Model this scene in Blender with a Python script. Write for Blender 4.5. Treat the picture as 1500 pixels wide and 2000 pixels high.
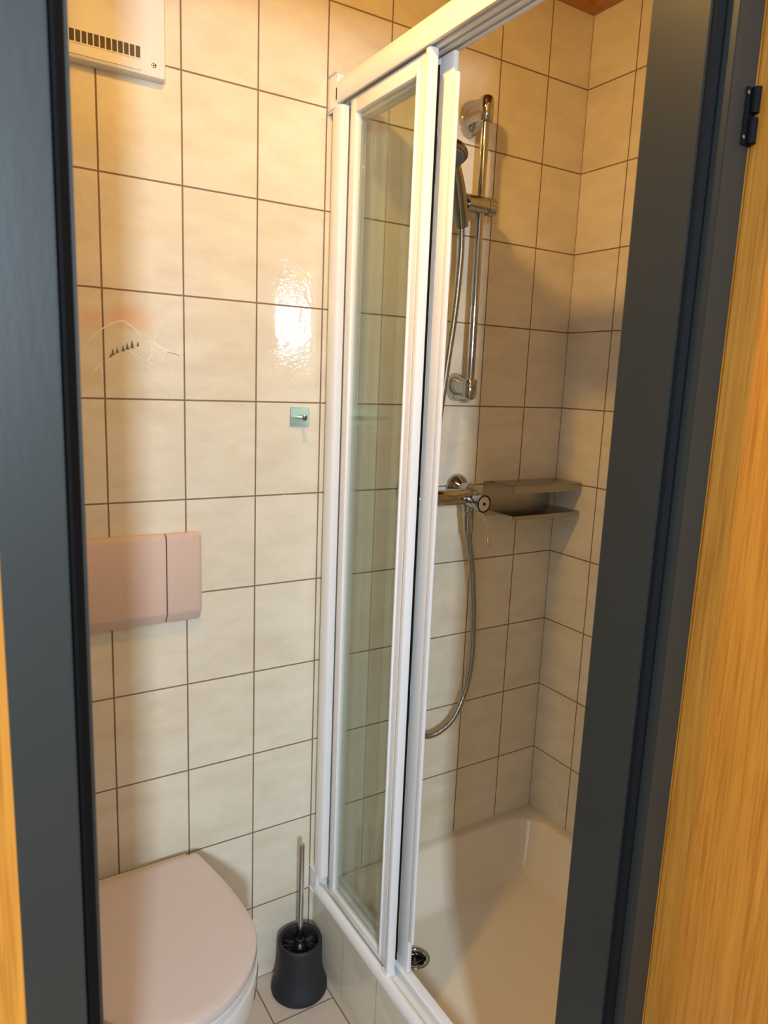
import bpy, bmesh, math, random
from mathutils import Vector, Matrix
PI = math.pi
random.seed(4)
for o in list(bpy.data.objects):
    bpy.data.objects.remove(o)
scene = bpy.context.scene
COL = scene.collection

# ------------------------------------------------------------------ camera
def make_camera():
    cd = bpy.data.cameras.new('camera')
    cam = bpy.data.objects.new('camera', cd)
    COL.objects.link(cam)
    scene.camera = cam
    fpx = 1398.694
    r = Vector((1.7117441, -0.4537392, 0.4353897))
    R = Matrix.Rotation(r.length, 3, r.normalized())      # world -> (right, down, forward)
    right, down, fwd = R[0].copy(), R[1].copy(), R[2].copy()
    M = Matrix((right, -down, -fwd)).transposed().to_4x4()
    M.translation = Vector((-0.267554, -1.432498, 1.451689))
    cam.matrix_world = M
    cd.sensor_fit = 'HORIZONTAL'
    cd.sensor_width = 36.0
    cd.lens = fpx / 1500 * 36.0
    cd.clip_start = 0.02
    cd.dof.use_dof = True
    cd.dof.focus_distance = 1.8
    cd.dof.aperture_fstop = 14
make_camera()

# ------------------------------------------------------------------ light
scene.view_settings.view_transform = 'Standard'
scene.view_settings.look = 'None'
scene.view_settings.gamma = 1
scene.view_settings.use_curve_mapping = False
scene.view_settings.exposure = 0.0
scene.cycles.transparent_max_bounces = 32
scene.cycles.max_bounces = 14
scene.cycles.caustics_reflective = True
scene.cycles.sample_clamp_indirect = 0.0
w = bpy.data.worlds.new('world'); scene.world = w
w.use_nodes = True
bg = w.node_tree.nodes['Background']
bg.inputs[0].default_value = (0.70, 0.83, 1.0, 1)
bg.inputs[1].default_value = 1.6

WINDOW_POWER = 62.0
LAMP_INTENSITY = 2.5

def window_daylight():
    ld = bpy.data.lights.new('window_daylight', 'AREA')
    ld.shape = 'RECTANGLE'; ld.size = 0.14; ld.size_y = 0.32
    ld.energy = WINDOW_POWER; ld.color = (0.66, 0.82, 1.0)
    o = bpy.data.objects.new('window_daylight', ld); COL.objects.link(o)
    o.location = (-0.76, -3.04, 1.82)
    d = Vector((0.55, 0, 0.9)) - o.location
    o.rotation_euler = d.to_track_quat('-Z', 'Y').to_euler()
window_daylight()

# ------------------------------------------------------------------ helpers
def link_mesh(name, bm, mat, parent=None, smooth=False, auto=None):
    me = bpy.data.meshes.new(name)
    bmesh.ops.recalc_face_normals(bm, faces=bm.faces)
    bm.to_mesh(me); bm.free()
    mats = mat if isinstance(mat, (list, tuple)) else [mat]
    for m in mats: me.materials.append(m)
    if smooth:
        for p in me.polygons: p.use_smooth = True
    if auto is not None:
        try: me.set_sharp_from_angle(angle=math.radians(auto))
        except Exception: pass
    o = bpy.data.objects.new(name, me)
    COL.objects.link(o)
    if parent is not None:
        o.parent = parent
        p = parent; L = Vector((0, 0, 0))
        if p.parent is None and p.type == 'EMPTY':
            L = p.location
            o.matrix_parent_inverse = Matrix.Translation(-L)
    return o

def thing(name, label, cat, loc):
    o = bpy.data.objects.new(name, None); COL.objects.link(o)
    o.empty_display_size = 0.05
    o.location = loc; o['label'] = label; o['category'] = cat
    return o

def tag(o, label, cat):
    o['label'] = label; o['category'] = cat; return o

def structure(o, label=None):
    o['kind'] = 'structure'
    if label: o['label'] = label
    return o

def box(bm, x0, x1, y0, y1, z0, z1, bev=0.0, seg=2):
    r = bmesh.ops.create_cube(bm, size=1)
    vs = r['verts']
    for v in vs:
        v.co = Vector((x0 + (v.co.x + .5) * (x1 - x0), y0 + (v.co.y + .5) * (y1 - y0), z0 + (v.co.z + .5) * (z1 - z0)))
    if bev > 0:
        es = list({e for v in vs for e in v.link_edges})
        bmesh.ops.bevel(bm, geom=es, offset=bev, segments=seg, affect='EDGES', profile=0.5)

def boxes(name, lst, mat, parent=None, bev=0.0, smooth=False):
    bm = bmesh.new()
    for b in lst: box(bm, *b, bev=bev)
    return link_mesh(name, bm, mat, parent, smooth or bev > 0, 35 if (smooth or bev > 0) else None)

def frame_from(d):
    d = d.normalized()
    a = Vector((0, 0, 1)) if abs(d.z) < 0.9 else Vector((1, 0, 0))
    u = a.cross(d).normalized(); v = d.cross(u)
    return u, v

def loft(bm, rings, cap=True, closed=False):
    rv = [[bm.verts.new(p) for p in r] for r in rings]
    n = len(rv[0])
    for a, b in zip(rv[:-1], rv[1:]):
        for i in range(n):
            bm.faces.new((a[i], a[(i + 1) % n], b[(i + 1) % n], b[i]))
    if cap:
        bm.faces.new(rv[0][::-1]); bm.faces.new(rv[-1])

def lathe(bm, origin, axis, prof, n=32, sx=1.0, cap=True):
    """prof: list of (distance along axis, radius)"""
    axis = Vector(axis).normalized(); u, v = frame_from(axis); o = Vector(origin)
    rings = []
    for t, r in prof:
        r = max(r, 1e-5)
        rings.append([o + axis * t + (u * math.cos(2 * PI * i / n) * sx + v * math.sin(2 * PI * i / n)) * r for i in range(n)])
    loft(bm, rings, cap)

def catmull(pts, k=12):
    P = [Vector(p) for p in pts]
    P = [P[0] * 2 - P[1]] + P + [P[-1] * 2 - P[-2]]
    out = []
    for i in range(1, len(P) - 2):
        for j in range(k):
            t = j / k
            a, b, c, d = P[i - 1], P[i], P[i + 1], P[i + 2]
            out.append(0.5 * ((2 * b) + (c - a) * t + (2 * a - 5 * b + 4 * c - d) * t * t + (3 * b - a - 3 * c + d) * t ** 3))
    out.append(P[-2])
    return out

def resample(pts, step):
    out = [pts[0]]; acc = 0
    for a, b in zip(pts[:-1], pts[1:]):
        L = (b - a).length
        while acc + L >= step:
            t = (step - acc) / L
            a = a.lerp(b, t); out.append(a.copy()); L = (b - a).length; acc = 0
        acc += L
    return out

def tube(bm, pts, rad, n=12, cap=True):
    rings = []
    prev = None
    for i, p in enumerate(pts):
        d = (pts[min(i + 1, len(pts) - 1)] - pts[max(i - 1, 0)]).normalized()
        if prev is None: u, v = frame_from(d)
        else:
            u = (prev - d * prev.dot(d)).normalized(); v = d.cross(u)
        prev = u
        r = rad(i) if callable(rad) else rad
        rings.append([p + (u * math.cos(2 * PI * k / n) + v * math.sin(2 * PI * k / n)) * r for k in range(n)])
    loft(bm, rings, cap)

def extrude_profile(bm, prof, axis, a, b):
    """prof = list of 2D points in the two other axes, extruded from a to b along axis"""
    def pt(q, t):
        if axis == 'y': return Vector((q[0], t, q[1]))
        if axis == 'z': return Vector((q[0], q[1], t))
        return Vector((t, q[0], q[1]))
    loft(bm, [[pt(q, a) for q in prof], [pt(q, b) for q in prof]])

def rrect(x0, x1, y0, y1, r, n=6):
    out = []
    for cx, cy, a0 in ((x1 - r, y1 - r, 0), (x0 + r, y1 - r, PI / 2), (x0 + r, y0 + r, PI), (x1 - r, y0 + r, 1.5 * PI)):
        for i in range(n + 1):
            a = a0 + PI / 2 * i / n
            out.append((cx + r * math.cos(a), cy + r * math.sin(a)))
    return out

# ------------------------------------------------------------------ materials
def new_mat(name):
    m = bpy.data.materials.new(name); m.use_nodes = True
    return m, m.node_tree.nodes, m.node_tree.links, m.node_tree.nodes['Principled BSDF']

def noise_bump(nt, bsdf, scale, strength, dist=0.001, detail=3, stretch=None):
    N, L = nt.nodes, nt.links
    tc = N.new('ShaderNodeTexCoord'); no = N.new('ShaderNodeTexNoise'); bp = N.new('ShaderNodeBump')
    mp = N.new('ShaderNodeMapping')
    if stretch: mp.inputs['Scale'].default_value = stretch
    L.new(tc.outputs['Object'], mp.inputs['Vector']); L.new(mp.outputs[0], no.inputs['Vector'])
    no.inputs['Scale'].default_value = scale; no.inputs['Detail'].default_value = detail
    bp.inputs['Strength'].default_value = strength; bp.inputs['Distance'].default_value = dist
    L.new(no.outputs[0], bp.inputs['Height']); L.new(bp.outputs[0], bsdf.inputs['Normal'])
    return no

def plain(name, col, rough=0.5, metal=0.0, bump=None, var=0.0, coat=0.0, spec=0.5):
    m, N, L, b = new_mat(name)
    b.inputs['Base Color'].default_value = (*col, 1)
    b.inputs['Roughness'].default_value = rough
    b.inputs['Metallic'].default_value = metal
    b.inputs['Coat Weight'].default_value = coat
    b.inputs['Specular IOR Level'].default_value = spec
    if bump: noise_bump(m.node_tree, b, *bump)
    if var > 0:
        tc = N.new('ShaderNodeTexCoord'); no = N.new('ShaderNodeTexNoise'); no.inputs['Scale'].default_value = 9
        mx = N.new('ShaderNodeMixRGB'); mx.inputs[1].default_value = tuple(c * (1 - var) for c in col) + (1,)
        mx.inputs[2].default_value = tuple(min(1, c * (1 + var)) for c in col) + (1,)
        L.new(tc.outputs['Object'], no.inputs['Vector']); L.new(no.outputs[0], mx.inputs[0]); L.new(mx.outputs[0], b.inputs['Base Color'])
    return m

def tile_mat(name, u, v, bw, bh, offu, offv, col, grout, mortar=0.0018, rough=0.075):
    """glazed ceramic tiles laid on a straight grid; u, v = which object axes run along and up the wall"""
    m, N, L, b = new_mat(name)
    tc = N.new('ShaderNodeTexCoord'); sp = N.new('ShaderNodeSeparateXYZ'); cb = N.new('ShaderNodeCombineXYZ')
    L.new(tc.outputs['Object'], sp.inputs[0])
    def shifted(ax, off):
        a = N.new('ShaderNodeMath'); a.operation = 'ADD'; a.inputs[1].default_value = off + 30 * (bw if ax == u else bh)
        L.new(sp.outputs['XYZ'.index(ax)], a.inputs[0]); return a
    L.new(shifted(u, offu).outputs[0], cb.inputs[0]); L.new(shifted(v, offv).outputs[0], cb.inputs[1])
    br = N.new('ShaderNodeTexBrick'); br.offset = 0.0; br.squash = 1.0
    br.inputs['Scale'].default_value = 1.0
    br.inputs['Brick Width'].default_value = bw; br.inputs['Row Height'].default_value = bh
    br.inputs['Mortar Size'].default_value = mortar; br.inputs['Mortar Smooth'].default_value = 0.25
    br.inputs['Bias'].default_value = 0.0
    br.inputs['Color1'].default_value = (*col, 1)
    br.inputs['Color2'].default_value = tuple(c * k for c, k in zip(col, (0.965, 0.955, 0.94))) + (1,)
    br.inputs['Mortar'].default_value = (*grout, 1)
    L.new(cb.outputs[0], br.inputs['Vector'])
    # cloudy glaze, brushed diagonally
    mp = N.new('ShaderNodeMapping'); mp.inputs['Rotation'].default_value = (0.75, 0.75, 0.0); mp.inputs['Scale'].default_value = (1.0, 1.0, 2.4)
    n1 = N.new('ShaderNodeTexNoise'); n1.inputs['Scale'].default_value = 9; n1.inputs['Detail'].default_value = 5; n1.inputs['Roughness'].default_value = 0.6
    L.new(tc.outputs['Object'], mp.inputs[0]); L.new(mp.outputs[0], n1.inputs['Vector'])
    rp = N.new('ShaderNodeValToRGB')
    rp.color_ramp.elements[0].position = 0.33; rp.color_ramp.elements[0].color = (0.91, 0.885, 0.85, 1)
    rp.color_ramp.elements[1].position = 0.62; rp.color_ramp.elements[1].color = (1, 1, 1, 1)
    L.new(n1.outputs[0], rp.inputs[0])
    mx = N.new('ShaderNodeMixRGB'); mx.blend_type = 'MULTIPLY'; mx.inputs[0].default_value = 1
    L.new(br.outputs['Color'], mx.inputs[1]); L.new(rp.outputs[0], mx.inputs[2])
    L.new(mx.outputs[0], b.inputs['Base Color'])
    # roughness: glossy glaze, matt grout
    mr = N.new('ShaderNodeMapRange'); mr.inputs['To Min'].default_value = rough; mr.inputs['To Max'].default_value = 0.8
    L.new(br.outputs['Fac'], mr.inputs['Value']); L.new(mr.outputs[0], b.inputs['Roughness'])
    inv = N.new('ShaderNodeMath'); inv.operation = 'SUBTRACT'; inv.inputs[0].default_value = 1; L.new(br.outputs['Fac'], inv.inputs[1])
    b1 = N.new('ShaderNodeBump'); b1.inputs['Strength'].default_value = 0.7; b1.inputs['Distance'].default_value = 0.0016
    L.new(inv.outputs[0], b1.inputs['Height'])
    n2 = N.new('ShaderNodeTexNoise'); n2.inputs['Scale'].default_value = 105; n2.inputs['Detail'].default_value = 2.5
    L.new(tc.outputs['Object'], n2.inputs['Vector'])
    b2 = N.new('ShaderNodeBump'); b2.inputs['Strength'].default_value = 0.17; b2.inputs['Distance'].default_value = 0.003
    L.new(n2.outputs[0], b2.inputs['Height']); L.new(b1.outputs[0], b2.inputs['Normal'])
    L.new(b2.outputs[0], b.inputs['Normal'])
    return m

def oak_mat(name, c1, c2, rough=0.38, scale=1.0):
    m, N, L, b = new_mat(name)
    tc = N.new('ShaderNodeTexCoord')
    mp = N.new('ShaderNodeMapping'); mp.inputs['Scale'].default_value = (60 * scale, 60 * scale, 2.2 * scale)
    n = N.new('ShaderNodeTexNoise'); n.inputs['Scale'].default_value = 1.6; n.inputs['Detail'].default_value = 6; n.inputs['Roughness'].default_value = 0.62
    n.inputs['Distortion'].default_value = 0.4
    L.new(tc.outputs['Object'], mp.inputs[0]); L.new(mp.outputs[0], n.inputs['Vector'])
    rp = N.new('ShaderNodeValToRGB')
    rp.color_ramp.elements[0].position = 0.28; rp.color_ramp.elements[0].color = (*c1, 1)
    rp.color_ramp.elements[1].position = 0.66; rp.color_ramp.elements[1].color = (*c2, 1)
    L.new(n.outputs[0], rp.inputs[0])
    mp2 = N.new('ShaderNodeMapping'); mp2.inputs['Scale'].default_value = (420 * scale, 420 * scale, 9 * scale)
    n2 = N.new('ShaderNodeTexNoise'); n2.inputs['Scale'].default_value = 1; n2.inputs['Detail'].default_value = 3
    L.new(tc.outputs['Object'], mp2.inputs[0]); L.new(mp2.outputs[0], n2.inputs['Vector'])
    r2 = N.new('ShaderNodeValToRGB'); r2.color_ramp.elements[0].position = 0.36; r2.color_ramp.elements[0].color = (0.80, 0.74, 0.66, 1)
    r2.color_ramp.elements[1].position = 0.52; r2.color_ramp.elements[1].color = (1, 1, 1, 1)
    L.new(n2.outputs[0], r2.inputs[0])
    mx = N.new('ShaderNodeMixRGB'); mx.blend_type = 'MULTIPLY'; mx.inputs[0].default_value = 1
    L.new(rp.outputs[0], mx.inputs[1]); L.new(r2.outputs[0], mx.inputs[2]); L.new(mx.outputs[0], b.inputs['Base Color'])
    b.inputs['Roughness'].default_value = rough
    bp = N.new('ShaderNodeBump'); bp.inputs['Strength'].default_value = 0.25; bp.inputs['Distance'].default_value = 0.0006
    L.new(n2.outputs[0], bp.inputs['Height']); L.new(bp.outputs[0], b.inputs['Normal'])
    return m

TILE = (0.80, 0.745, 0.595); GROUT = (0.26, 0.17, 0.11)
M_TILE_X = tile_mat('glazed_tile_back', 'X', 'Z', 0.15, 0.20, 0.0, 0.0, TILE, GROUT)
M_TILE_Y = tile_mat('glazed_tile_side', 'Y', 'Z', 0.15, 0.20, 0.0, 0.0, TILE, GROUT)
M_TILE_APRON = tile_mat('glazed_tile_apron', 'Y', 'Z', 0.15, 0.20, 0.012, 0.0, TILE, (0.45, 0.38, 0.32), mortar=0.0012)
M_TILE_FLOOR = tile_mat('floor_tile', 'X', 'Y', 0.15, 0.15, 0.0, 0.14, (0.62, 0.55, 0.47), (0.22, 0.16, 0.12), rough=0.3)
M_OAK = oak_mat('oak', (0.50, 0.188, 0.019), (0.66, 0.275, 0.036))
M_CEIL = oak_mat('ceiling_wood', (0.16, 0.05, 0.02), (0.30, 0.10, 0.035), rough=0.5)
M_BATTEN = oak_mat('batten_wood', (0.42, 0.16, 0.05), (0.58, 0.25, 0.09), rough=0.4)
M_GREY = plain('dark_grey_lacquer', (0.024, 0.027, 0.024), 0.42, bump=(160, 0.10, 0.001, 3, (1, 1, 0.25)), var=0.10)
M_SEAL = plain('black_rubber', (0.003, 0.0035, 0.004), 0.7, spec=0.15)
M_WHITE = plain('white_powder_coat', (0.86, 0.86, 0.84), 0.25)
M_WHITE2 = plain('white_plastic', (0.82, 0.80, 0.75), 0.35)
M_BAHAMA = plain('pink_beige_plastic', (0.68, 0.51, 0.41), 0.22, coat=0.3)
M_LID = plain('beige_toilet_lid', (0.66, 0.58, 0.545), 0.20, coat=0.2)
M_CERAMIC = plain('glazed_ceramic', (0.74, 0.72, 0.68), 0.08, coat=0.5)
M_TRAY = plain('cream_enamel', (0.88, 0.80, 0.64), 0.10, coat=0.4)
M_SILICONE = plain('cream_silicone', (0.66, 0.58, 0.44), 0.4)
M_CHROME = plain('chrome', (0.47, 0.47, 0.48), 0.05, 1.0)
M_CHROME_D = plain('dark_chrome_plastic', (0.30, 0.31, 0.31), 0.16, 1.0)
M_BRUSHED = plain('brushed_steel', (0.40, 0.375, 0.335), 0.26, 1.0, bump=(90, 0.15, 0.0005, 3, (1, 1, 14)))
M_HOOKMET = plain('satin_steel', (0.40, 0.45, 0.34), 0.30, 1.0)
M_BLACK = plain('matt_black_plastic', (0.013, 0.015, 0.019), 0.55, bump=(500, 0.08, 0.0005, 2))
M_BRISTLE = plain('black_bristles', (0.004, 0.004, 0.005), 0.35)
M_DARK = plain('dark_recess', (0.02, 0.018, 0.014), 0.6)
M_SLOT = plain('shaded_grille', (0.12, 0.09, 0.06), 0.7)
M_PLASTER = plain('corridor_plaster', (0.55, 0.50, 0.42), 0.8)
M_CLEAR, _N, _L, _b = new_mat('clear_lever_plastic')
_b.inputs['Base Color'].default_value = (0.75, 0.62, 0.45, 1); _b.inputs['Roughness'].default_value = 0.15; _b.inputs['Metallic'].default_value = 0.8

def glass_mat():
    m = bpy.data.materials.new('shower_glass'); m.use_nodes = True
    N, L = m.node_tree.nodes, m.node_tree.links
    N.clear()
    out = N.new('ShaderNodeOutputMaterial'); mix = N.new('ShaderNodeMixShader')
    tr = N.new('ShaderNodeBsdfTransparent'); tr.inputs[0].default_value = (0.95, 0.97, 0.95, 1)
    gl = N.new('ShaderNodeBsdfGlossy'); gl.inputs['Roughness'].default_value = 0.01
    lw = N.new('ShaderNodeLayerWeight'); lw.inputs['Blend'].default_value = 0.5
    pw = N.new('ShaderNodeMath'); pw.operation = 'POWER'; pw.inputs[1].default_value = 5
    L.new(lw.outputs['Facing'], pw.inputs[0])
    ma = N.new('ShaderNodeMath'); ma.operation = 'MULTIPLY_ADD'; ma.inputs[1].default_value = 0.96; ma.inputs[2].default_value = 0.04
    L.new(pw.outputs[0], ma.inputs[0])
    L.new(ma.outputs[0], mix.inputs[0]); L.new(tr.outputs[0], mix.inputs[1]); L.new(gl.outputs[0], mix.inputs[2])
    L.new(mix.outputs[0], out.inputs['Surface'])
    return m
M_GLASS = glass_mat()
M_GLASSEDGE = plain('green_glass_edge', (0.10, 0.17, 0.12), 0.2)

# ------------------------------------------------------------------ room shell
XB = 1.1867          # right wall of the shower
YN = -0.8345         # bathroom face of the wall with the door
YF = -0.9275         # corridor face of that wall
XL, XR = -0.185, 0.427   # door opening
ZT = 2.37
ZDOOR = 2.06
structure(boxes('wall_back', [(-0.65, XB + 0.1, 0.0, 0.10, 0.0, 2.45)], M_TILE_X), 'wall of cream glazed tiles behind toilet and shower')
structure(boxes('wall_right', [(XB, XB + 0.10, YF, 0.0, 0.0, 2.45)], M_TILE_Y), 'narrow tiled wall at the far right of the shower')
structure(boxes('wall_left', [(-0.65, -0.55, YF, 0.0, 0.0, 2.45)], M_TILE_Y))
structure(boxes('wall_front', [(XR + 0.04, XB, YF, YN, 0.0, 2.45), (-0.55, XL - 0.04, YF, YN, 0.0, 2.45), (XL - 0.04, XR + 0.04, YF, YN, ZDOOR + 0.04, 2.45)], M_TILE_X))
structure(boxes('floor', [(-0.55, XB, YN, 0.0, -0.05, 0.0)], M_TILE_FLOOR), 'small beige floor tiles around the brush holder')
structure(boxes('ceiling', [(-0.55, XB, YN, 0.0, 2.40, 2.45)], M_CEIL), 'red brown wooden ceiling glimpsed in the top corner')
structure(boxes('trim_1', [(-0.55, XB, -0.035, -0.0005, ZT, 2.3995)], M_BATTEN), 'wooden cove batten along the top of the back wall')
structure(boxes('trim_2', [(XB - 0.035, XB - 0.0005, YN, -0.036, ZT, 2.3995)], M_BATTEN), 'wooden cove batten along the top of the shower side wall')

# corridor side: oak cladding, floor, ceiling, far wall with its window
structure(boxes('wall_corridor', [(0.4845, 1.9, -0.9320, YF - 0.0005, 0.0, 2.45), (-1.9, -0.2404, -0.9320, YF - 0.0005, 0.0, 2.45), (-0.2404, 0.4845, -0.9320, YF - 0.0005, ZDOOR + 0.06, 2.45)], M_OAK), 'oak wood cladding beside the left door jamb')
M_CORFLOOR = oak_mat('corridor_floor_wood', (0.30, 0.16, 0.06), (0.45, 0.26, 0.10), rough=0.4)
structure(boxes('floor_corridor', [(-1.9, 1.9, -3.1, YN, -0.05, -0.0005)], M_CORFLOOR))
structure(boxes('wall_far', [(-1.9, -0.95, -3.2, -3.1, 0, 2.6), (-0.25, 1.9, -3.2, -3.1, 0, 2.6), (-0.95, -0.25, -3.2, -3.1, 0, 1.35), (-0.95, -0.25, -3.2, -3.1, 2.2, 2.6)], M_PLASTER))
structure(boxes('window_1', [(-0.95, -0.90, -3.16, -3.12, 1.35, 2.2), (-0.30, -0.25, -3.16, -3.12, 1.35, 2.2), (-0.90, -0.30, -3.16, -3.12, 1.35, 1.40), (-0.90, -0.30, -3.16, -3.12, 2.15, 2.2)], M_WHITE2))

# ------------------------------------------------------------------ door frame and door
def door():
    e = bpy.data.objects.new('door_1', None); COL.objects.link(e)
    e.location = (0.12, -0.88, 0); e['kind'] = 'structure'
    e['label'] = 'dark grey lacquered door frame round the opening, oak leaf standing open at right'
    R = 0.015
    def jamb(sx, xi):
        s = sx   # +1: right jamb, opening lies at smaller x
        # profile in x,y : lining, rebate, architrave
        p = [(xi, YN + 0.001), (xi, -0.9100), (xi + s * R, -0.9100), (xi + s * R, -0.9325), (xi + s * 0.0565, -0.9325), (xi + s * 0.0565, -0.9280), (xi + s * 0.0395, -0.9280), (xi + s * 0.0395, YN + 0.001)]
        if s < 0: p = p[::-1]
        bm = bmesh.new(); extrude_profile(bm, p, 'z', 0.0, ZDOOR)
        es = [ed for ed in bm.edges if abs((ed.verts[0].co - ed.verts[1].co).z) > 1]
        bmesh.ops.bevel(bm, geom=es, offset=0.0011, segments=2, affect='EDGES')
        j = link_mesh('jamb', bm, M_GREY, e, True, 35)
        bm = bmesh.new()
        extrude_profile(bm, [(xi + s * 0.0025, -0.9102), (xi + s * 0.0145, -0.9102), (xi + s * 0.0148, -0.9185), (xi + s * 0.0095, -0.9200), (xi + s * 0.0040, -0.9150)], 'z', 0.0, ZDOOR - 0.01)
        link_mesh('rubber_seal', bm, M_SEAL, j)
        return j
    jr = jamb(1, XR); jl = jamb(-1, XL)
    bm = bmesh.new(); box(bm, XL - 0.0565, XR + 0.0565, -0.9325, -0.928, ZDOOR, ZDOOR + 0.06); box(bm, XL - 0.0395, XR + 0.0395, -0.928, YN + 0.001, ZDOOR, ZDOOR + 0.04)
    link_mesh('head_jamb', bm, M_GREY, e)
    # leaf standing open towards the corridor
    leaf = boxes('door_leaf', [(0.4842, 0.5242, -1.545, -0.9335, 0.008, 2.045)], M_OAK, e, bev=0.0012)
    # hinge
    bm = bmesh.new()
    for z0 in (1.712, 1.742):
        lathe(bm, (0.4770, -0.9385, z0), (0, 0, 1), [(0, 0.001), (0.0005, 0.0048), (0.0255, 0.0048), (0.026, 0.001)], 20)
    box(bm, 0.4670, 0.4835, -0.9350, -0.9330, 1.712, 1.768, 0.0006)
    h = link_mesh('hinge', bm, M_SEAL, e, True, 35)
    bm = bmesh.new()
    for z0 in (1.719, 1.762):
        lathe(bm, (0.4690, -0.9352, z0), (0, -1, 0), [(0, 0.0026), (0.0010, 0.0024), (0.0014, 0.0012)], 14)
    link_mesh('screw', bm, M_CHROME, h)
    # chipped paint
    M_CHIP = plain('bare_primer', (0.40, 0.38, 0.34), 0.7)
    bm = bmesh.new()
    for (cx, cz, ww, hh, n) in ((-0.2015, 0.716, 0.0020, 0.0075, 9), (-0.2010, 0.742, 0.0012, 0.0085, 8)):
        vs = []
        for i in range(n):
            a = 2 * PI * i / n; k = random.uniform(0.55, 1.0)
            vs.append((cx + ww * k * math.cos(a), cz + hh * k * math.sin(a)))
        loft(bm, [[Vector((x, -0.9331, z)) for x, z in vs], [Vector((x, -0.9324, z)) for x, z in vs]])
    link_mesh('paint_chip', bm, M_CHIP, jl)
    return e
door()

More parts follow.
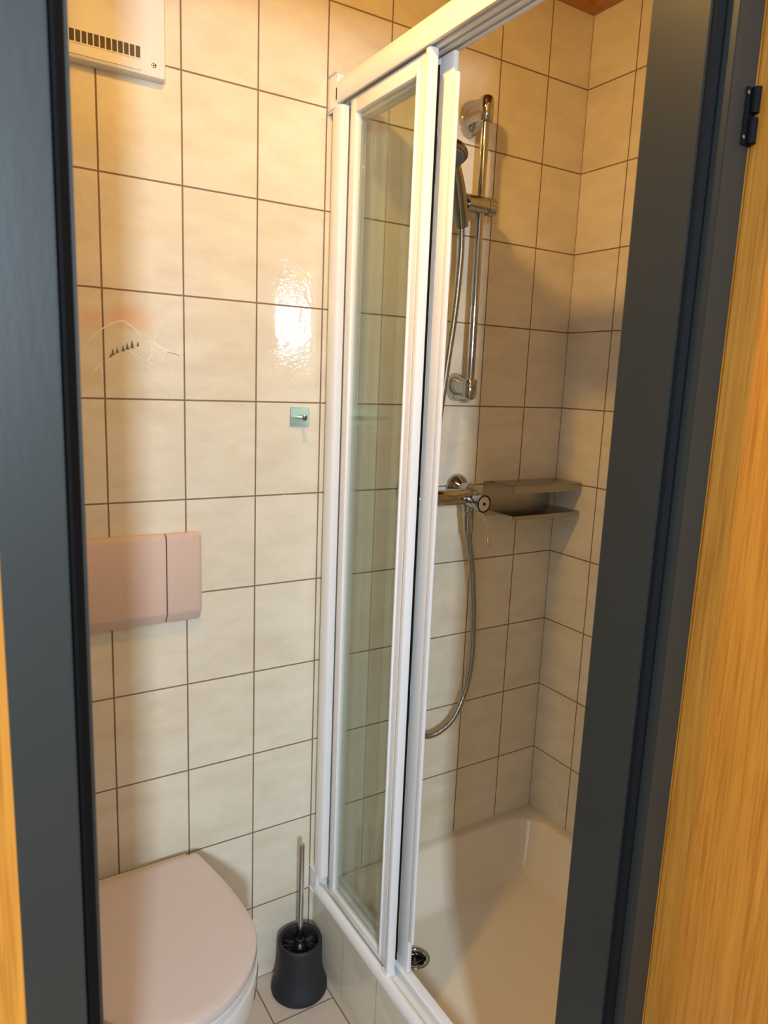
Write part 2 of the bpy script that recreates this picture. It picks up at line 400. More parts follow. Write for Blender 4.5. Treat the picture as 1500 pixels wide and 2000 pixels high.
# ------------------------------------------------------------------ painted mountain picture in the back wall tiles
def mountain_tile():
    m, N, L, b = new_mat('painted_tile_glow')
    # the same glaze with a soft peach evening sky
    src = M_TILE_X
    m = src.copy(); m.name = 'painted_picture_tile'
    N, L = m.node_tree.nodes, m.node_tree.links
    b = N['Principled BSDF']
    mxl = b.inputs['Base Color'].links[0].from_socket
    tc = N.new('ShaderNodeTexCoord')
    last = mxl
    for (cx, cz, rx, rz, colr, amt) in ((0.045, 1.553, 0.065, 0.034, (0.80, 0.45, 0.24), 0.7), (-0.018, 1.545, 0.035, 0.028, (0.80, 0.46, 0.26), 0.6),
                                       (0.075, 1.535, 0.04, 0.02, (0.74, 0.50, 0.30), 0.35), (0.03, 1.500, 0.05, 0.025, (0.72, 0.69, 0.60), 0.5), (0.10, 1.47, 0.05, 0.03, (0.74, 0.60, 0.48), 0.35)):
        mp = N.new('ShaderNodeMapping'); mp.vector_type = 'POINT'
        mp.inputs['Location'].default_value = (-cx / rx, 0, -cz / rz); mp.inputs['Scale'].default_value = (1 / rx, 0, 1 / rz)
        L.new(tc.outputs['Object'], mp.inputs[0])
        ln = N.new('ShaderNodeVectorMath'); ln.operation = 'LENGTH'; L.new(mp.outputs[0], ln.inputs[0])
        mr = N.new('ShaderNodeMapRange'); mr.interpolation_type = 'SMOOTHSTEP'
        mr.inputs['From Min'].default_value = 1.0; mr.inputs['From Max'].default_value = 0.0; mr.inputs['To Min'].default_value = 0; mr.inputs['To Max'].default_value = amt
        L.new(ln.outputs['Value'], mr.inputs['Value'])
        mx = N.new('ShaderNodeMixRGB'); mx.inputs[2].default_value = (*colr, 1)
        L.new(mr.outputs[0], mx.inputs[0]); L.new(last, mx.inputs[1]); last = mx.outputs[0]
    L.new(last, b.inputs['Base Color'])
    wb = bpy.data.objects['wall_back']
    o = boxes('picture_tile', [(-0.1484, -0.0016, -0.0006, 0.001, 1.4016, 1.5984), (0.0016, 0.1484, -0.0006, 0.001, 1.4016, 1.5984)], m, wb)
    o['label'] = 'tile painted with snowy mountain and small firs'
    def ribbon(bm, pts, wd):
        P = [Vector(p) for p in pts]
        L_, R_ = [], []
        for i, p in enumerate(P):
            d = (P[min(i + 1, len(P) - 1)] - P[max(i - 1, 0)]).normalized(); nrm = Vector((-d.y, d.x))
            k = wd * (0.35 + 0.65 * math.sin(PI * (i + 0.6) / (len(P) + 0.2))) * random.uniform(0.8, 1.2)
            L_.append(p + nrm * k); R_.append(p - nrm * k)
        for i in range(len(P) - 1):
            q = [L_[i], L_[i + 1], R_[i + 1], R_[i]]
            bm.faces.new([bm.verts.new((a.x, -0.0010, a.y)) for a in q])
    def img(px, py):   # point on the tile from two measured corners of the picture
        return (0.0 + (px - 204) / 156 * 0.15 + (py - 777) * -0.00004, 1.4016 + (777 - py + (px - 204) * 0.10) / 218 * 0.199)
    ridge = [img(*q) for q in ((172, 662), (188, 645), (204, 634), (222, 626), (236, 624), (244, 630), (254, 637), (262, 645), (270, 655))]
    snow2 = [img(*q) for q in ((284, 664), (298, 672), (315, 684), (330, 692), (342, 702))]
    sh = [img(*q) for q in ((290, 666), (291, 680), (291, 695), (286, 703), (278, 706))]
    sh2 = [img(*q) for q in ((300, 676), (312, 684), (317, 694), (312, 706), (303, 709))]
    low = [img(*q) for q in ((206, 703), (220, 693), (232, 686), (246, 684), (256, 690), (268, 699), (285, 709), (305, 721))]
    low2 = [img(*q) for q in ((256, 696), (266, 706), (274, 714), (288, 721))]
    low3 = [img(*q) for q in ((266, 722), (272, 709), (275, 702))]
    lf = [img(*q) for q in ((182, 725), (190, 714), (197, 708))]
    lf2 = [img(*q) for q in ((197, 712), (198, 726), (199, 738))]
    bm = bmesh.new()
    for r, wd in ((ridge, 0.0013), (snow2, 0.0012), (sh, 0.0006), (sh2, 0.0006), (low, 0.0010), (low2, 0.0007), (low3, 0.0006), (lf, 0.0009), (lf2, 0.0010)):
        pts = [(v.x, v.y) for v in [p for p in catmull([Vector((a, b_, 0)) for a, b_ in r], 4)]]
        ribbon(bm, pts, wd)
    o2 = link_mesh('snow_line', bm, plain('white_glaze_paint', (0.92, 0.87, 0.80), 0.15), o)
    bm = bmesh.new()
    def tri(x, z, s):
        for k in range(4):
            w_ = s * (0.10 + 0.08 * k); zz = z + s * (0.75 - 0.25 * k)
            bm.faces.new([bm.verts.new((x - w_, -0.0011, zz)), bm.verts.new((x + w_, -0.0011, zz + 0.02 * s)), bm.verts.new((x + 0.01 * s, -0.0011, zz + 0.42 * s))])
    for px, py, s in ((217, 690, 0.011), (225, 686, 0.010), (236, 683, 0.011), (244, 680, 0.012), (253, 677, 0.013), (264, 674, 0.009), (213, 694, 0.007)):
        a = img(px, py); tri(a[0], a[1] - 0.002, s)
    rb = []
    ribbon(bm, [img(*q) for q in ((208, 698), (220, 690), (234, 684), (250, 679))], 0.0004)
    ribbon(bm, [img(*q) for q in ((322, 690), (336, 694), (348, 700))], 0.0005)
    link_mesh('fir_tree', bm, plain('dark_green_glaze_paint', (0.20, 0.17, 0.11), 0.2), o)
mountain_tile()

# ------------------------------------------------------------------ shower tray
def tray():
    x0, x1, y0, y1 = 0.468, XB - 0.001, YN + 0.001, -0.001
    zr = 0.202
    e = thing('shower_tray', 'deep cream enamel shower tray with a round drain, inside the cubicle', 'shower tray', (0.82, -0.42, 0.02))
    ix0, ix1, iy0, iy1 = x0 + 0.050, x1 - 0.022, y0 + 0.03, y1 - 0.022
    cr = 0.085
    dx, dy = 0.640, -0.205
    def h(x, y):
        cx, cy = (ix0 + ix1) / 2, (iy0 + iy1) / 2
        qx, qy = abs(x - cx) - (ix1 - ix0) / 2 + cr, abs(y - cy) - (iy1 - iy0) / 2 + cr
        d = -(min(max(qx, qy), 0) + math.hypot(max(qx, 0), max(qy, 0)) - cr)
        if d <= 0: return zr
        t = min(d / 0.095, 1.0)
        s = t * t * (3 - 2 * t); s = 0.35 * s + 0.65 * (1 - (1 - t) ** 2.4) * min(1, d / 0.006)
        rr = math.hypot(x - dx, y - dy)
        return zr - 0.118 * s - 0.008 * max(0, 1 - rr / 0.6) * s
    nx, ny = 150, 170
    bm = bmesh.new()
    V = [[bm.verts.new((x0 + (x1 - x0) * i / nx, y0 + (y1 - y0) * j / ny, 0)) for j in range(ny + 1)] for i in range(nx + 1)]
    for r in V:
        for v in r: v.co.z = h(v.co.x, v.co.y)
    for i in range(nx):
        for j in range(ny):
            c = (V[i][j].co + V[i + 1][j + 1].co) / 2
            if math.hypot(c.x - dx, c.y - dy) < 0.026: continue
            bm.faces.new((V[i][j], V[i + 1][j], V[i + 1][j + 1], V[i][j + 1]))
    # skirt
    for k in (0, nx):
        for j in range(ny):
            a, b_ = V[k][j], V[k][j + 1]
            bm.faces.new((a, b_, bm.verts.new((b_.co.x, b_.co.y, 0.03)), bm.verts.new((a.co.x, a.co.y, 0.03))))
    for k in (0, ny):
        for i in range(nx):
            a, b_ = V[i][k], V[i + 1][k]
            bm.faces.new((a, b_, bm.verts.new((b_.co.x, b_.co.y, 0.03)), bm.verts.new((a.co.x, a.co.y, 0.03))))
    bmesh.ops.remove_doubles(bm, verts=bm.verts, dist=1e-6)
    link_mesh('basin', bm, M_TRAY, e, True, 60)
    zd = h(dx, dy)
    bm = bmesh.new()
    lathe(bm, (dx, dy, zd), (0, 0, 1), [(-0.022, 0.0225), (-0.003, 0.0240), (0.0012, 0.0265), (0.0030, 0.0300), (0.0022, 0.0345), (-0.001, 0.0360)], 48, cap=False)
    d = link_mesh('drain', bm, M_CHROME, e, True)
    bm = bmesh.new()
    lathe(bm, (dx, dy, zd - 0.024), (0, 0, 1), [(0, 0.0225), (0.001, 0.0225)], 32)
    link_mesh('drain_bottom', bm, M_DARK, d)
    bm = bmesh.new()
    for k in range(3):
        a = k * PI / 3
        c, s = math.cos(a) * 0.022, math.sin(a) * 0.022
        tube(bm, [Vector((dx - c, dy - s, zd - 0.016)), Vector((dx + c, dy + s, zd - 0.016))], 0.0016, 8)
    link_mesh('drain_cross', bm, M_BRUSHED, d)
    # silicone joint along the two walls
    bm = bmesh.new()
    extrude_profile(bm, [(-0.0002, zr + 0.008), (-0.0075, zr + 0.0002), (-0.0002, zr + 0.0002)], 'x', x0 + 0.02, x1 - 0.0005)
    pr = [(x1 + 0.0005, zr + 0.008), (x1 - 0.007, zr + 0.0002), (x1 + 0.0005, zr + 0.0002)]
    extrude_profile(bm, pr, 'y', y0 + 0.001, -0.002)
    link_mesh('silicone_joint', bm, M_SILICONE, e)
    return zr
ZR = tray()
# tiled upstand below the cubicle track
structure(boxes('trim_3', [(0.4605, 0.4670, YN + 0.001, -0.001, 0.0, 0.2015)], M_TILE_APRON), 'low tiled upstand under the white shower track')
bm = bmesh.new()
extrude_profile(bm, [(0.4603, 0.007), (0.4600, 0.0002), (0.4520, 0.0002)], 'y', YN + 0.002, -0.002)
o_ = link_mesh('trim_4', bm, plain('floor_joint', (0.55, 0.46, 0.36), 0.6)); structure(o_)

# ------------------------------------------------------------------ shower enclosure
def enclosure():
    e = thing('shower_enclosure', 'white framed sliding glass shower enclosure pushed open towards the back wall', 'shower enclosure', (0.485, -0.4, ZR))
    X0 = 0.452
    # header rail with rounded front and three runners underneath
    zt, zb = 2.048, 2.002
    p = [(X0 + 0.003, zb - 0.002), (X0, zb + 0.003), (X0, zb + 0.026), (X0 + 0.002, zb + 0.036), (X0 + 0.007, zb + 0.044), (X0 + 0.014, zt), (X0 + 0.062, zt), (X0 + 0.062, zb)]
    for k in range(3):
        a = X0 + 0.056 - k * 0.0175
        p += [(a, zb), (a, zb + 0.015), (a - 0.0095, zb + 0.015), (a - 0.0095, zb)]
    bm = bmesh.new(); extrude_profile(bm, p, 'y', YN + 0.002, -0.034)
    link_mesh('header_rail', bm, M_WHITE, e, True, 40)
    # bottom track
    z0 = ZR + 0.0005
    xo = 0.4475
    q = [(xo, z0 + 0.008), (xo + 0.001, z0 + 0.016), (xo + 0.005, z0 + 0.025), (xo + 0.011, z0 + 0.0285), (xo + 0.016, z0 + 0.028), (xo + 0.020, z0 + 0.024), (xo + 0.020, z0 + 0.020),
         (xo + 0.036, z0 + 0.020), (xo + 0.036, z0 + 0.010), (xo + 0.044, z0 + 0.010), (xo + 0.044, z0 + 0.025), (xo + 0.048, z0 + 0.028), (xo + 0.064, z0 + 0.028), (xo + 0.067, z0 + 0.024), (xo + 0.067, z0), (xo + 0.020, z0), (xo + 0.020, z0 + 0.001), (xo + 0.003, z0 + 0.001)]
    bm = bmesh.new(); extrude_profile(bm, q, 'y', YN + 0.002, -0.030)
    link_mesh('bottom_track', bm, M_WHITE, e, True, 40)
    # wall profiles (far one seen, near one behind the jamb)
    for (ya, yb) in ((-0.001, -1), (YN + 0.001, 1)):
        y = lambda t: ya + yb * t
        bm = bmesh.new()
        pr = [(0.463, y(0)), (0.463, y(0.010)), (0.452, y(0.022)), (0.450, y(0.027)), (0.450, y(0.054)), (0.453, y(0.058)), (0.470, y(0.058)), (0.470, y(0.040)), (0.520, y(0.040)), (0.520, y(0))]
        if yb > 0: pr = [(0.466, y(0)), (0.466, y(0.026)), (0.510, y(0.026)), (0.510, y(0))]
        extrude_profile(bm, pr, 'z', 0.262, 1.992)
        if yb < 0:
            box(bm, 0.452, 0.512, y(0), y(0.0335), 1.990, 2.056, 0.004)
            box(bm, 0.452, 0.515, y(0), y(0.0295), ZR + 0.001, 0.264, 0.003)
        link_mesh('wall_profile', bm, M_WHITE, e, True, 40)
    # narrow clear strip beside the profile
    # panels
    def panel(x, ya, yb, wa, wb, notch, front):
        """ya wall-side edge, yb leading edge (more negative)"""
        zlo, zhi = 0.236, 1.997
        t = 0.014
        bm = bmesh.new()
        box(bm, x, x + t, yb + wb, ya - wa, zhi - 0.028, zhi + 0.0, 0.001)
        pn = link_mesh('sliding_panel', bm, M_WHITE, e, True, 40)
        bm = bmesh.new()
        box(bm, x, x + t, yb + wb, ya - wa, zlo, zlo + 0.018, 0.001)
        link_mesh('bottom_rail', bm, M_WHITE, pn, True, 40)
        bm = bmesh.new(); box(bm, x, x + t, ya - wa, ya, zlo, zhi, 0.0015)
        link_mesh('stile', bm, M_WHITE, pn, True, 40)
        bm = bmesh.new()
        # leading stile: pull flange + body + rounded return edge
        if front:
            box(bm, x - 0.004, x + 0.000, yb + 0.016, yb + wb + 0.003, zlo + 0.020, zhi - 0.022, 0.001)
            box(bm, x - 0.0075, x - 0.003, yb + wb - 0.001, yb + wb + 0.003, zlo + 0.020, zhi - 0.022, 0.001)
            box(bm, x - 0.001, x + t, yb + 0.012, yb + wb, zlo, zhi, 0.001)
            box(bm, x - 0.006, x + t, yb, yb + 0.013, zlo - 0.006, zhi + 0.004, 0.0040)
        else:
            box(bm, x, x + t - 0.004, yb + 0.012, yb + wb, zlo, zhi, 0.001)
            box(bm, x, x + 0.006, yb, yb + 0.014, zlo + 0.075, zhi - 0.036, 0.0012)
        link_mesh('leading_stile', bm, M_WHITE, pn, True, 40)
        bm = bmesh.new(); box(bm, x + 0.005, x + 0.009, yb + wb - 0.004, ya - wa + 0.004, zlo + 0.014, zhi - 0.020)
        link_mesh('glass_pane', bm, M_GLASS, pn)
        return pn
    p1 = panel(0.464, -0.076, -0.3555, 0.022, 0.0325, True, True)
    p2 = panel(0.4805, -0.052, -0.3460, 0.018, 0.030, True, False)
    p3 = panel(0.4960, -0.046, -0.3845, 0.018, 0.050, True, False)
    bm = bmesh.new(); box(bm, 0.4782, 0.4803, -0.3565, -0.3475, 0.262, 1.975)
    link_mesh('brush_seal', bm, M_SEAL, p1)
    # roller clips seen at the tops and bottoms of the glass
    mc = plain('clear_clip', (0.55, 0.53, 0.44), 0.3)
    for z in (1.955, 0.275):
        bm = bmesh.new()
        lathe(bm, (0.4795, -0.092, z), (-1, 0, 0), [(0, 0.001), (0.0005, 0.006), (0.003, 0.0055), (0.0035, 0.001)], 20)
        link_mesh('panel_clip', bm, mc, p2, True, 40)
    # end cap block
    bm = bmesh.new(); box(bm, 0.457, 0.4785, -0.356, -0.332, 0.2235, 0.2355, 0.002)
    link_mesh('guide_block', bm, M_WHITE2, p1, True)
enclosure()

# ------------------------------------------------------------------ shower rail set
RX, RY = 0.812, -0.066
def oval_ring(cx, cz, y, a, b_, n=36, flat=0):
    return [Vector((cx + a * math.cos(2 * PI * i / n), y, cz + b_ * math.sin(2 * PI * i / n))) for i in range(n)]
def rail_set():
    e = thing('shower_rail', 'chrome riser rail with two wall brackets on the shower tiles', 'shower rail', (RX, 0, 1.43))
    bm = bmesh.new(); lathe(bm, (RX, RY, 1.450), (0, 0, 1), [(0, 0.0095), (0.610, 0.0095)], 32)
    link_mesh('rail', bm, M_CHROME, e, True, 40)
    def bracket(zc, up, big):
        s = 1 if up else -1
        bm = bmesh.new()
        rings = []
        k = big
        for y, a, b_, dz in ((-0.0005, 0.025, 0.038, 0), (-0.006, 0.026, 0.039, 0), (-0.014, 0.0255, 0.038, 0), (-0.026, 0.023, 0.034, 0.002), (-0.040, 0.020, 0.029, 0.004), (-0.054, 0.0175, 0.027, 0.005), (RY, 0.016, 0.026, 0.005)):
            rings.append(oval_ring(RX, zc + s * dz, y, a * k, b_ * k))
        loft(bm, rings)
        prof = [(-0.026 * k, 0.001), (-0.0255 * k, 0.0150), (-0.024 * k, 0.0162), (0.016 * k, 0.0162), (0.024 * k, 0.0145), (0.029 * k, 0.0095), (0.031 * k, 0.001)]
        lathe(bm, (RX, RY, zc + s * 0.004), (0, 0, s), prof, 36)
        link_mesh('wall_bracket', bm, M_CHROME, e, True, 50)
    bracket(2.052, True, 1.0)
    bracket(1.447, False, 0.86)
    # slider
    bm = bmesh.new()
    zc = 1.854
    lathe(bm, (RX - 0.046, RY, zc), (1, 0, 0), [(0, 0.001), (0.0003, 0.0170), (0.002, 0.0200), (0.058, 0.0200), (0.0585, 0.0185), (0.0600, 0.0185), (0.0605, 0.0200), (0.0820, 0.0192), (0.0840, 0.0170), (0.0845, 0.001)], 40)
    sl = link_mesh('slider', bm, M_CHROME, e, True, 35)
    bm = bmesh.new()
    for i in range(12):
        a = 2 * PI * i / 12
        c = Vector((0, math.cos(a) * 0.0196, math.sin(a) * 0.0196))
        tube(bm, [Vector((RX + 0.017, RY, zc)) + c, Vector((RX + 0.035, RY, zc)) + c], 0.0014, 8)
    link_mesh('fluting', bm, M_CHROME, sl, True)
    # fork that carries the hand shower
    bm = bmesh.new()
    c = Vector((0.744, -0.085, 1.816)); ax = Vector((-0.40, -0.27, 1)).normalized()
    lathe(bm, (0.769, -0.068, 1.852), (-1, -0.45, -0.3), [(0, 0.012), (0.018, 0.012), (0.020, 0.001)], 24)
    lathe(bm, c - ax * 0.020, ax, [(0, 0.0118), (0, 0.0150), (0.038, 0.0168), (0.038, 0.0138), (0, 0.0118)], 28, cap=False)
    link_mesh('holder_fork', bm, M_CHROME_D, sl, True, 40)
rail_set()

def hand_shower():
    e = thing('hand_shower', 'grey chrome hand shower hanging in the rail holder', 'hand shower', (0.752, -0.080, 1.80))
    p0 = Vector((0.752, -0.080, 1.797)); p1 = Vector((0.7285, -0.096, 1.850)); p2 = Vector((0.706, -0.110, 1.893)); p3 = Vector((0.690, -0.118, 1.921))
    pts = resample(catmull([p0, p1, p2, p3], 12), 0.004)
    n = len(pts)
    def rr(i):
        t = i / (n - 1)
        return 0.0095 + 0.0045 * min(1, t / 0.25) + 0.003 * math.sin(PI * min(1, t * 1.1)) - 0.001 * t
    bm = bmesh.new(); tube(bm, pts, rr, 24)
    link_mesh('handle', bm, M_CHROME_D, e, True)
    hc = Vector((0.651, -0.135, 1.920)); ax = Vector((-0.12, -0.20, -0.97)).normalized()
    bm = bmesh.new()
    lathe(bm, hc - ax * 0.022, ax, [(0, 0.001), (0.001, 0.016), (0.006, 0.034), (0.013, 0.046), (0.020, 0.051), (0.026, 0.052), (0.0275, 0.049), (0.030, 0.0485), (0.031, 0.046)], 40)
    hd = link_mesh('head', bm, M_CHROME_D, e, True, 50)
    bm = bmesh.new()
    lathe(bm, hc + ax * 0.008, ax, [(0, 0.045), (0.0035, 0.043), (0.005, 0.036), (0.005, 0.022), (0.0075, 0.018), (0.008, 0.001)], 36)
    link_mesh('spray_face', bm, plain('grey_spray_plate', (0.16, 0.16, 0.15), 0.35), hd, True, 40)
hand_shower()

def shower_hose():
    A = [(0.7515, -0.080, 1.796), (0.753, -0.080, 1.73), (0.748, -0.078, 1.62), (0.737, -0.074, 1.50), (0.726, -0.070, 1.38), (0.712, -0.064, 1.22), (0.700, -0.060, 1.00), (0.692, -0.056, 0.80), (0.694, -0.052, 0.66), (0.713, -0.050, 0.585), (0.745, -0.049, 0.560), (0.790, -0.049, 0.560), (0.836, -0.050, 0.590), (0.868, -0.052, 0.660), (0.880, -0.055, 0.745), (0.875, -0.058, 0.86), (0.858, -0.064, 0.98), (0.838, -0.070, 1.06), (0.826, -0.073, 1.098)]
    pts = resample(catmull(A, 16), 0.0016)
    bm = bmesh.new()
    tube(bm, pts, lambda i: 0.0071 + (0.0009 if i % 3 == 0 else (-0.0007 if i % 3 == 1 else 0.0001)), 12)
    o = link_mesh('shower_hose', bm, plain('metal_hose', (0.36, 0.35, 0.33), 0.26, 1.0), None, True)
    tag(o, 'long ribbed metal hose looping down from the hand shower to the tap', 'hose')
shower_hose()

def mixer():
    e = thing('shower_mixer', 'chrome shower tap with round dial mounted left of the steel shelf', 'tap', (0.78, 0, 1.17))
    z = 1.184
    bm = bmesh.new()
    # horizontal body
    lathe(bm, (0.665, -0.070, z), (1, 0, 0), [(0, 0.001), (0.0005, 0.0175), (0.003, 0.0195), (0.135, 0.0195), (0.150, 0.0205), (0.170, 0.0205), (0.178, 0.0180), (0.182, 0.0100), (0.183, 0.001)], 40)
    link_mesh('body', bm, M_CHROME, e, True, 50)
    for cx, nm in ((0.690, 1), (0.840, 2)):
        bm = bmesh.new()
        lathe(bm, (cx, -0.0005, z + 0.012), (0, -1, 0), [(0, 0.0345), (0.003, 0.0345), (0.010, 0.0310), (0.020, 0.0235), (0.028, 0.0165), (0.030, 0.0150), (0.046, 0.0150), (0.047, 0.019), (0.060, 0.019), (0.061, 0.010)], 40)
        link_mesh('rosette', bm, M_CHROME, e, True, 50)
    # cartridge with dial
    cx, cz = 0.822, 1.175
    bm = bmesh.new()
    lathe(bm, (cx, -0.060, cz), (0.10, -1, -0.02), [(0, 0.017), (0.030, 0.0170), (0.034, 0.0185), (0.052, 0.0185), (0.055, 0.0215), (0.064, 0.0220), (0.0665, 0.0215)], 44)
    c = link_mesh('dial', bm, M_CHROME, e, True, 40)
    ax = Vector((0.10, -1, -0.02)).normalized(); f = Vector((cx, -0.060, cz)) + ax * 0.0665
    bm = bmesh.new(); lathe(bm, f - ax * 0.0005, ax, [(0, 0.0214), (0.0014, 0.0214), (0.0014, 0.0185), (0, 0.0185)], 40, cap=False)
    lathe(bm, f, ax, [(0, 0.0045), (0.0016, 0.0040), (0.0017, 0.001)], 20)
    link_mesh('dial_ring', bm, M_SEAL, c, True, 40)
    bm = bmesh.new(); lathe(bm, f - ax * 0.0004, ax, [(0, 0.0185), (0.0012, 0.0178), (0.0014, 0.001)], 40)
    link_mesh('dial_face', bm, plain('satin_dial', (0.62, 0.55, 0.46), 0.35, 0.6), c, True, 40)
    # lever
    lp = catmull([(0.828, -0.115, 1.158), (0.838, -0.118, 1.135), (0.846, -0.120, 1.110), (0.850, -0.121, 1.090)], 6)
    bm = bmesh.new(); tube(bm, lp, lambda i: 0.0042, 12)
    lp2 = [Vector((0.8505, -0.121, 1.091)), Vector((0.8515, -0.1212, 1.086)), Vector((0.853, -0.1215, 1.077)), Vector((0.854, -0.1218, 1.068)), Vector((0.854, -0.1218, 1.064))]
    tube(bm, lp2, lambda i: [0.0042, 0.0062, 0.0075, 0.0062, 0.002][i], 14)
    link_mesh('lever', bm, M_CLEAR, c, True, 50)
    # outlet elbow, nut and hose cone
    bm = bmesh.new()
    lathe(bm, (0.822, -0.073, z), (0, 0, -1), [(0, 0.017), (0.016, 0.016), (0.026, 0.0135), (0.030, 0.0125), (0.036, 0.0125)], 32)
    link_mesh('outlet', bm, M_CHROME, e, True, 50)
    bm = bmesh.new()
    lathe(bm, (0.8235, -0.073, z - 0.034), (0.02, 0, -1), [(0, 0.0128), (0.001, 0.0138), (0.016, 0.0138), (0.017, 0.0120)], 6)
    lathe(bm, (0.8240, -0.073, z - 0.050), (0.03, 0, -1), [(0, 0.0118), (0.006, 0.0112), (0.040, 0.0084), (0.044, 0.0070)], 28)
    link_mesh('hose_nut', bm, M_CHROME, e, True, 40)
mixer()

def shelf():
    e = thing('shower_shelf', 'two tier stainless steel shower shelf in the tiled corner', 'shelf', (1.06, -0.05, 1.11))
    x0, x1 = 0.944, 1.1795
    zu, zl = 1.2075, 1.1315
    bm = bmesh.new(); box(bm, 0.928, 1.168, -0.0022, -0.0005, 1.116, zu, 0.0004)
    link_mesh('back_plate', bm, M_BRUSHED, e)
    def tier(z, lip, dx):
        bm = bmesh.new()
        lo = [(-0.0024, z), (-0.100, z), (-0.102, z - 0.001), (-0.102, z - lip), (-0.1005, z - lip), (-0.1005, z - 0.0022), (-0.0024, z - 0.0016)]
        extrude_profile(bm, lo, 'x', x0 + dx, x1)
        return bm
    bm = tier(zu, 0.0200, 0.0)
    # curled left cheek
    cp = [Vector((x0, -0.010, zu + 0.001)), Vector((x0 - 0.002, -0.035, zu + 0.0005)), Vector((x0 - 0.001, -0.060, zu - 0.006)), Vector((x0, -0.085, zu - 0.010)), Vector((x0, -0.101, zu - 0.012))]
    tube(bm, catmull([tuple(c) for c in cp], 5), 0.0014, 8)
    link_mesh('upper_tier', bm, M_BRUSHED, e, True, 30)
    bm = tier(zl, 0.0110, 0.0)
    link_mesh('lower_tier', bm, M_BRUSHED, e, True, 30)
shelf()

# ------------------------------------------------------------------ wall things on the toilet side
def hook():
    e = thing('robe_hook', 'small square steel towel hook stuck on the tiles beside the enclosure', 'hook', (0.400, 0, 1.348))
    bm = bmesh.new()
    pr = rrect(0.3775, 0.4228, 1.3487, 1.3905, 0.003)
    extrude_profile(bm, pr, 'y', -0.0030, -0.0005)
    link_mesh('plate', bm, M_HOOKMET, e, True, 35)
    bm = bmesh.new()
    lathe(bm, (0.3985, -0.003, 1.3690), (0, -1, 0), [(0, 0.0045), (0.024, 0.0045), (0.0245, 0.0062), (0.028, 0.0062), (0.0285, 0.001)], 24)
    link_mesh('peg', bm, M_CHROME, e, True, 40)
hook()

def flush_plate():
    e = thing('flush_plate', 'pinkish beige dual flush plate on the wall above the toilet', 'flush plate', (0.025, 0, 0.95))
    z0, z1 = 0.946, 1.134
    D = -0.024
    def button(xa, xb, nm, rl, rr):
        # cross section in y,z : rounded top, flat face, slanted lower band
        bm = bmesh.new()
        sec = [(-0.0004, z0), (-0.0065, z0), (-0.0095, z0 + 0.001), (D + 0.001, z0 + 0.0225), (D, z0 + 0.026), (D, z1 - 0.010), (D + 0.0015, z1 - 0.0045), (D + 0.006, z1 - 0.001), (D + 0.010, z1), (-0.0004, z1)]
        def ring(x, k):  # k shrinks the section at rounded ends
            cz = (z0 + z1) / 2
            return [Vector((x, min(-0.0004, y * (1 - 0.16 * k)) if y < -0.001 else y, cz + (z - cz) * (1 - 0.035 * k))) for y, z in sec]
        xs = []
        if rl: xs += [(xa, 1.6), (xa + 0.0012, 0.9), (xa + 0.004, 0.3), (xa + 0.008, 0)]
        else: xs += [(xa, 0.25), (xa + 0.001, 0)]
        if rr: xs += [(xb - 0.010, 0), (xb - 0.005, 0.35), (xb - 0.0015, 1.0), (xb, 2.2)]
        else: xs += [(xb - 0.001, 0), (xb, 0.25)]
        loft(bm, [ring(x, k) for x, k in xs])
        return link_mesh(nm, bm, M_BAHAMA, e, True, 30)
    button(-0.126, 0.1025, 'large_button', True, False)
    button(0.1048, 0.1770, 'small_button', False, True)
    boxes('base_frame', [(-0.120, 0.171, -0.008, -0.0005, z0 + 0.006, z1 - 0.006)], M_DARK, e)
flush_plate()

def fan_cover():
    e = thing('extractor_fan_cover', 'white square extractor fan cover high on the tiles, slotted grille', 'fan cover', (-0.02, 0, 1.966))
    x0, x1, z0, z1 = -0.150, 0.1165, 1.967, 2.233
    D = -0.022
    bm = bmesh.new()
    rings = []
    for y, ins, r in ((-0.0005, 0.0, 0.004), (D + 0.005, 0.0, 0.004), (D + 0.001, 0.0018, 0.005), (D, 0.0045, 0.005)):
        rings.append([Vector((x, y, z)) for x, z in rrect(x0 + ins, x1 - ins, z0 + ins, z1 - ins, r)])
    loft(bm, rings)
    h = link_mesh('housing', bm, M_WHITE2, e, True, 30)
    # shallow raised edge round the cover
    bm = bmesh.new()
    box(bm, x1 - 0.0215, x1 - 0.0200, D - 0.0012, D + 0.0005, z0 + 0.006, z1 - 0.006, 0.0004)
    link_mesh('bead', bm, M_WHITE2, e)
    gx0, gx1, gz0, gz1 = -0.095, 0.0735, 1.9905, 2.0140
    bm = bmesh.new()
    n = 17; pit = (gx1 - gx0 - 0.002) / n
    box(bm, gx0, gx1, D - 0.0014, D - 0.0002, gz1 - 0.0024, gz1)
    box(bm, gx0, gx1, D - 0.0014, D - 0.0002, gz0, gz0 + 0.0022)
    for i in range(n + 1):
        x = gx0 + i * pit
        box(bm, x, x + 0.0020, D - 0.0014, D - 0.0002, gz0 + 0.0022, gz1 - 0.0024)
    box(bm, gx0, gx1 , D - 0.0014, D - 0.0002, gz0 - 0.0165, gz0 - 0.0006)
    g = link_mesh('grille', bm, M_WHITE2, e)
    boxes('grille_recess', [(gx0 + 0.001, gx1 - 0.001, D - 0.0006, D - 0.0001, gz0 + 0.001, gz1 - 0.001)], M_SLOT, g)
    bm = bmesh.new(); lathe(bm, (0.0950, D, 1.9868), (0, -1, 0), [(-0.001, 0.0046), (0.0006, 0.0044), (0.0012, 0.0034), (0.0010, 0.001)], 24)
    s = link_mesh('screw', bm, M_CHROME, e, True, 40)
    boxes('screw_slot', [(0.0925, 0.0975, D - 0.0017, D - 0.0011, 1.9863, 1.9873)], M_DARK, s)
fan_cover()

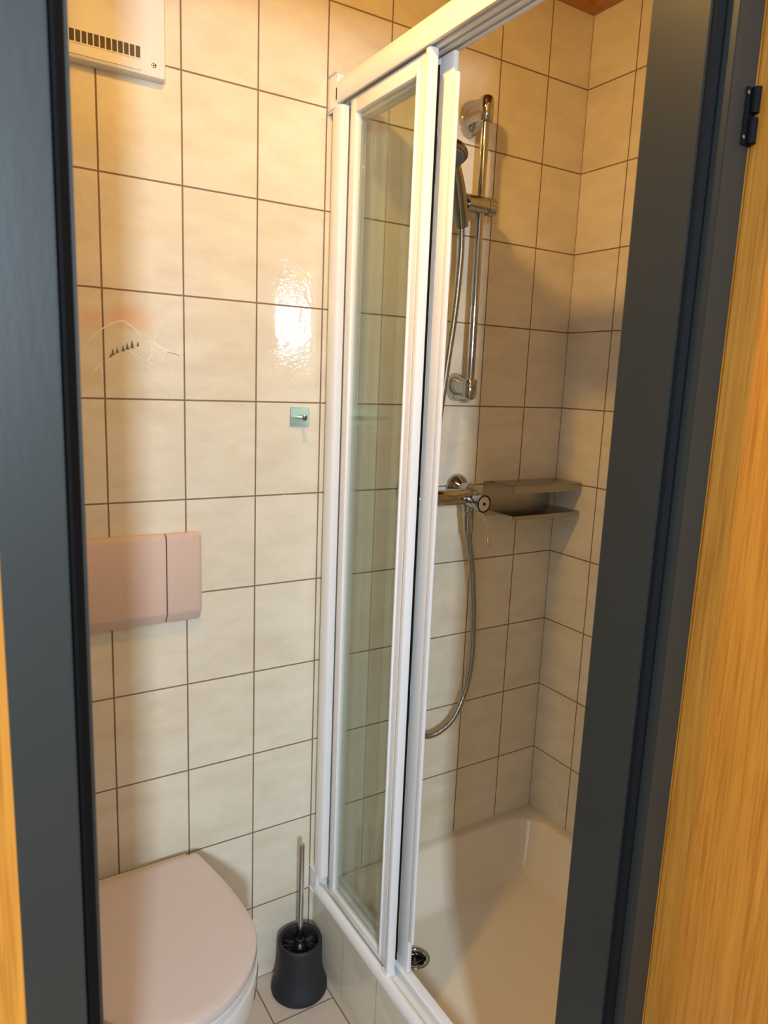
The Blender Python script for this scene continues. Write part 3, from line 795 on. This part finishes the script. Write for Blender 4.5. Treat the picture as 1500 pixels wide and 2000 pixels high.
# ------------------------------------------------------------------ toilet
def toilet():
    cx = 0.026
    e = thing('toilet', 'wall hung toilet with beige closed lid below the flush plate', 'toilet', (cx, -0.25, 0.06))
    def outline(a, yb, yc, yf, hb, n=28, ex=1.85):
        """right half from the back to the front tip, mirrored"""
        R = []
        R.append((hb * 0.96, yb)); R.append((hb, yb - 0.006))
        for i in range(1, 8):
            t = i / 8; R.append((hb + (a - hb) * math.sin(t * PI / 2), yb - 0.006 + (yc - yb + 0.006) * t))
        for i in range(n + 1):
            th = PI / 2 * i / n
            R.append((a * max(0, math.cos(th)) ** (2 / ex), yc + (yf - yc) * math.sin(th) ** (2 / ex)))
        L_ = [(-x, y) for x, y in R[::-1][1:]]
        return [(cx + x, y) for x, y in R + L_]
    top = outline(0.160, -0.046, -0.285, -0.456, 0.128)
    cc = Vector((cx, -0.25))
    def ring(pts, z, s=1.0, oy=0, keepback=False):
        out = []
        for x, y in pts:
            p = cc + (Vector((x, y)) - cc) * s
            if keepback: p.y = y if y > -0.1 else p.y
            out.append(Vector((p.x, p.y + oy, z)))
        return out
    # lid
    bm = bmesh.new()
    loft(bm, [ring(top, 0.4095, 0.975), ring(top, 0.4100, 0.994), ring(top, 0.4135, 1.0), ring(top, 0.4255, 1.0), ring(top, 0.4290, 0.994), ring(top, 0.4303, 0.982), ring(top, 0.4306, 0.9), ring(top, 0.4312, 0.4)])
    lid = link_mesh('lid', bm, M_LID, e, True, 40)
    # seat
    bm = bmesh.new()
    loft(bm, [ring(top, 0.3905, 0.965), ring(top, 0.392, 0.985), ring(top, 0.4035, 0.990), ring(top, 0.4065, 0.975)])
    link_mesh('seat', bm, M_CERAMIC, e, True, 40)
    # hinge bar at the back
    bm = bmesh.new()
    box(bm, cx - 0.125, cx + 0.110, -0.044, -0.026, 0.392, 0.4215, 0.004)
    link_mesh('hinge_bar', bm, plain('cream_hinge', (0.66, 0.55, 0.38), 0.3), e, True, 40)
    # bowl
    bm = bmesh.new()
    def bring(z, s, sy, back):
        out = []
        for x, y in top:
            px = cx + (x - cx) * s
            py = -0.02 + (y + 0.02) * sy
            if y > -0.06: py = back
            out.append(Vector((px, py, z)))
        return out
    loft(bm, [bring(0.062, 0.55, 0.44, -0.001), bring(0.066, 0.62, 0.50, -0.001), bring(0.10, 0.72, 0.62, -0.001), bring(0.18, 0.86, 0.80, -0.001), bring(0.27, 0.97, 0.94, -0.001), bring(0.34, 1.01, 0.995, -0.001), bring(0.375, 1.015, 1.004, -0.001), bring(0.387, 1.01, 1.0, -0.001), bring(0.3895, 0.985, 0.985, -0.004)])
    link_mesh('bowl', bm, M_CERAMIC, e, True, 50)
toilet()

# ------------------------------------------------------------------ toilet brush
def brush():
    bx, by = 0.394, -0.0705
    e = thing('toilet_brush', 'black flared holder with a steel handled toilet brush standing in the corner', 'toilet brush', (bx, by, 0.0))
    bm = bmesh.new()
    prof = [(0.0, 0.062), (0.001, 0.0670), (0.004, 0.0680), (0.012, 0.0672), (0.024, 0.0635), (0.038, 0.0588), (0.056, 0.0555), (0.080, 0.0538), (0.115, 0.0532), (0.128, 0.0528), (0.1315, 0.0515), (0.1325, 0.0490), (0.1310, 0.0450), (0.1280, 0.0432), (0.115, 0.0420), (0.05, 0.040)]
    lathe(bm, (bx, by, 0.0004), (0, 0, 1), prof, 64)
    h = link_mesh('holder', bm, M_BLACK, e, True, 60)
    bm = bmesh.new()
    rnd = random.Random(2)
    for k in range(420):
        a = rnd.uniform(0, 2 * PI); r = rnd.uniform(0.022, 0.0405); z = rnd.uniform(0.078, 0.119)
        d = Vector((math.cos(a), math.sin(a), rnd.uniform(-0.25, 0.45))).normalized()
        p = Vector((bx, by, z)) + Vector((math.cos(a), math.sin(a), 0)) * 0.006
        q = p + d * (r - 0.004)
        t = d.cross(Vector((0, 0, 1))).normalized() * 0.0006
        w2 = Vector((0, 0, 0.0006))
        loft(bm, [[p + t, p + w2, p - t], [q + t, q + w2, q - t]])
    lathe(bm, (bx, by, 0.05), (0, 0, 1), [(0, 0.02), (0.06, 0.022), (0.075, 0.012), (0.080, 0.010)], 20)
    b2 = link_mesh('bristles', bm, M_BRISTLE, e)
    b2['kind'] = 'stuff'
    bm = bmesh.new()
    lathe(bm, (bx, by, 0.114), (0, 0.0, 1), [(0, 0.003), (0.002, 0.0062), (0.266, 0.0062), (0.268, 0.0055), (0.2688, 0.001)], 28)
    link_mesh('handle', bm, plain('steel_handle', (0.50, 0.50, 0.49), 0.20, 1.0), e, True, 40)
brush()

# ------------------------------------------------------------------ ceiling lamp (above the frame, lights the room warm)
def ceiling_lamp():
    c = Vector((0.07, -0.60, 2.30))
    ax = Vector((0.62, 0.0, -0.78)).normalized()  # lamp placed from its shadows; spot form and aim chosen to flatten wall light
    e = thing('ceiling_light', 'unseen white ceiling lamp, spot form and aim towards the shower chosen to even its light', 'ceiling light', (c.x - 0.03, c.y, 2.40))
    bm = bmesh.new(); lathe(bm, (c.x - 0.03, c.y, 2.3995), (0, 0, -1), [(0, 0.045), (0.010, 0.045), (0.014, 0.040), (0.016, 0.008), (0.060, 0.007), (0.061, 0.001)], 32)
    link_mesh('base', bm, M_WHITE2, e, True, 40)
    r = 0.026
    bm = bmesh.new(); lathe(bm, c - ax * 0.055, ax, [(0, 0.001), (0.001, 0.022), (0.012, 0.029), (0.058, 0.031), (0.058, 0.0285), (0.050, 0.0275), (0.049, 0.001)], 32, cap=False)
    h = link_mesh('lamp_head', bm, M_WHITE2, e, True, 40)
    m, N, L, b = new_mat('glowing_lens')
    b.inputs['Emission Color'].default_value = (1.0, 0.545, 0.115, 1)
    b.inputs['Emission Strength'].default_value = LAMP_INTENSITY / (PI * r * r)
    bm = bmesh.new(); lathe(bm, c - ax * 0.002, ax, [(0, r), (0.002, r)], 32)
    link_mesh('lens', bm, m, h)
ceiling_lamp()
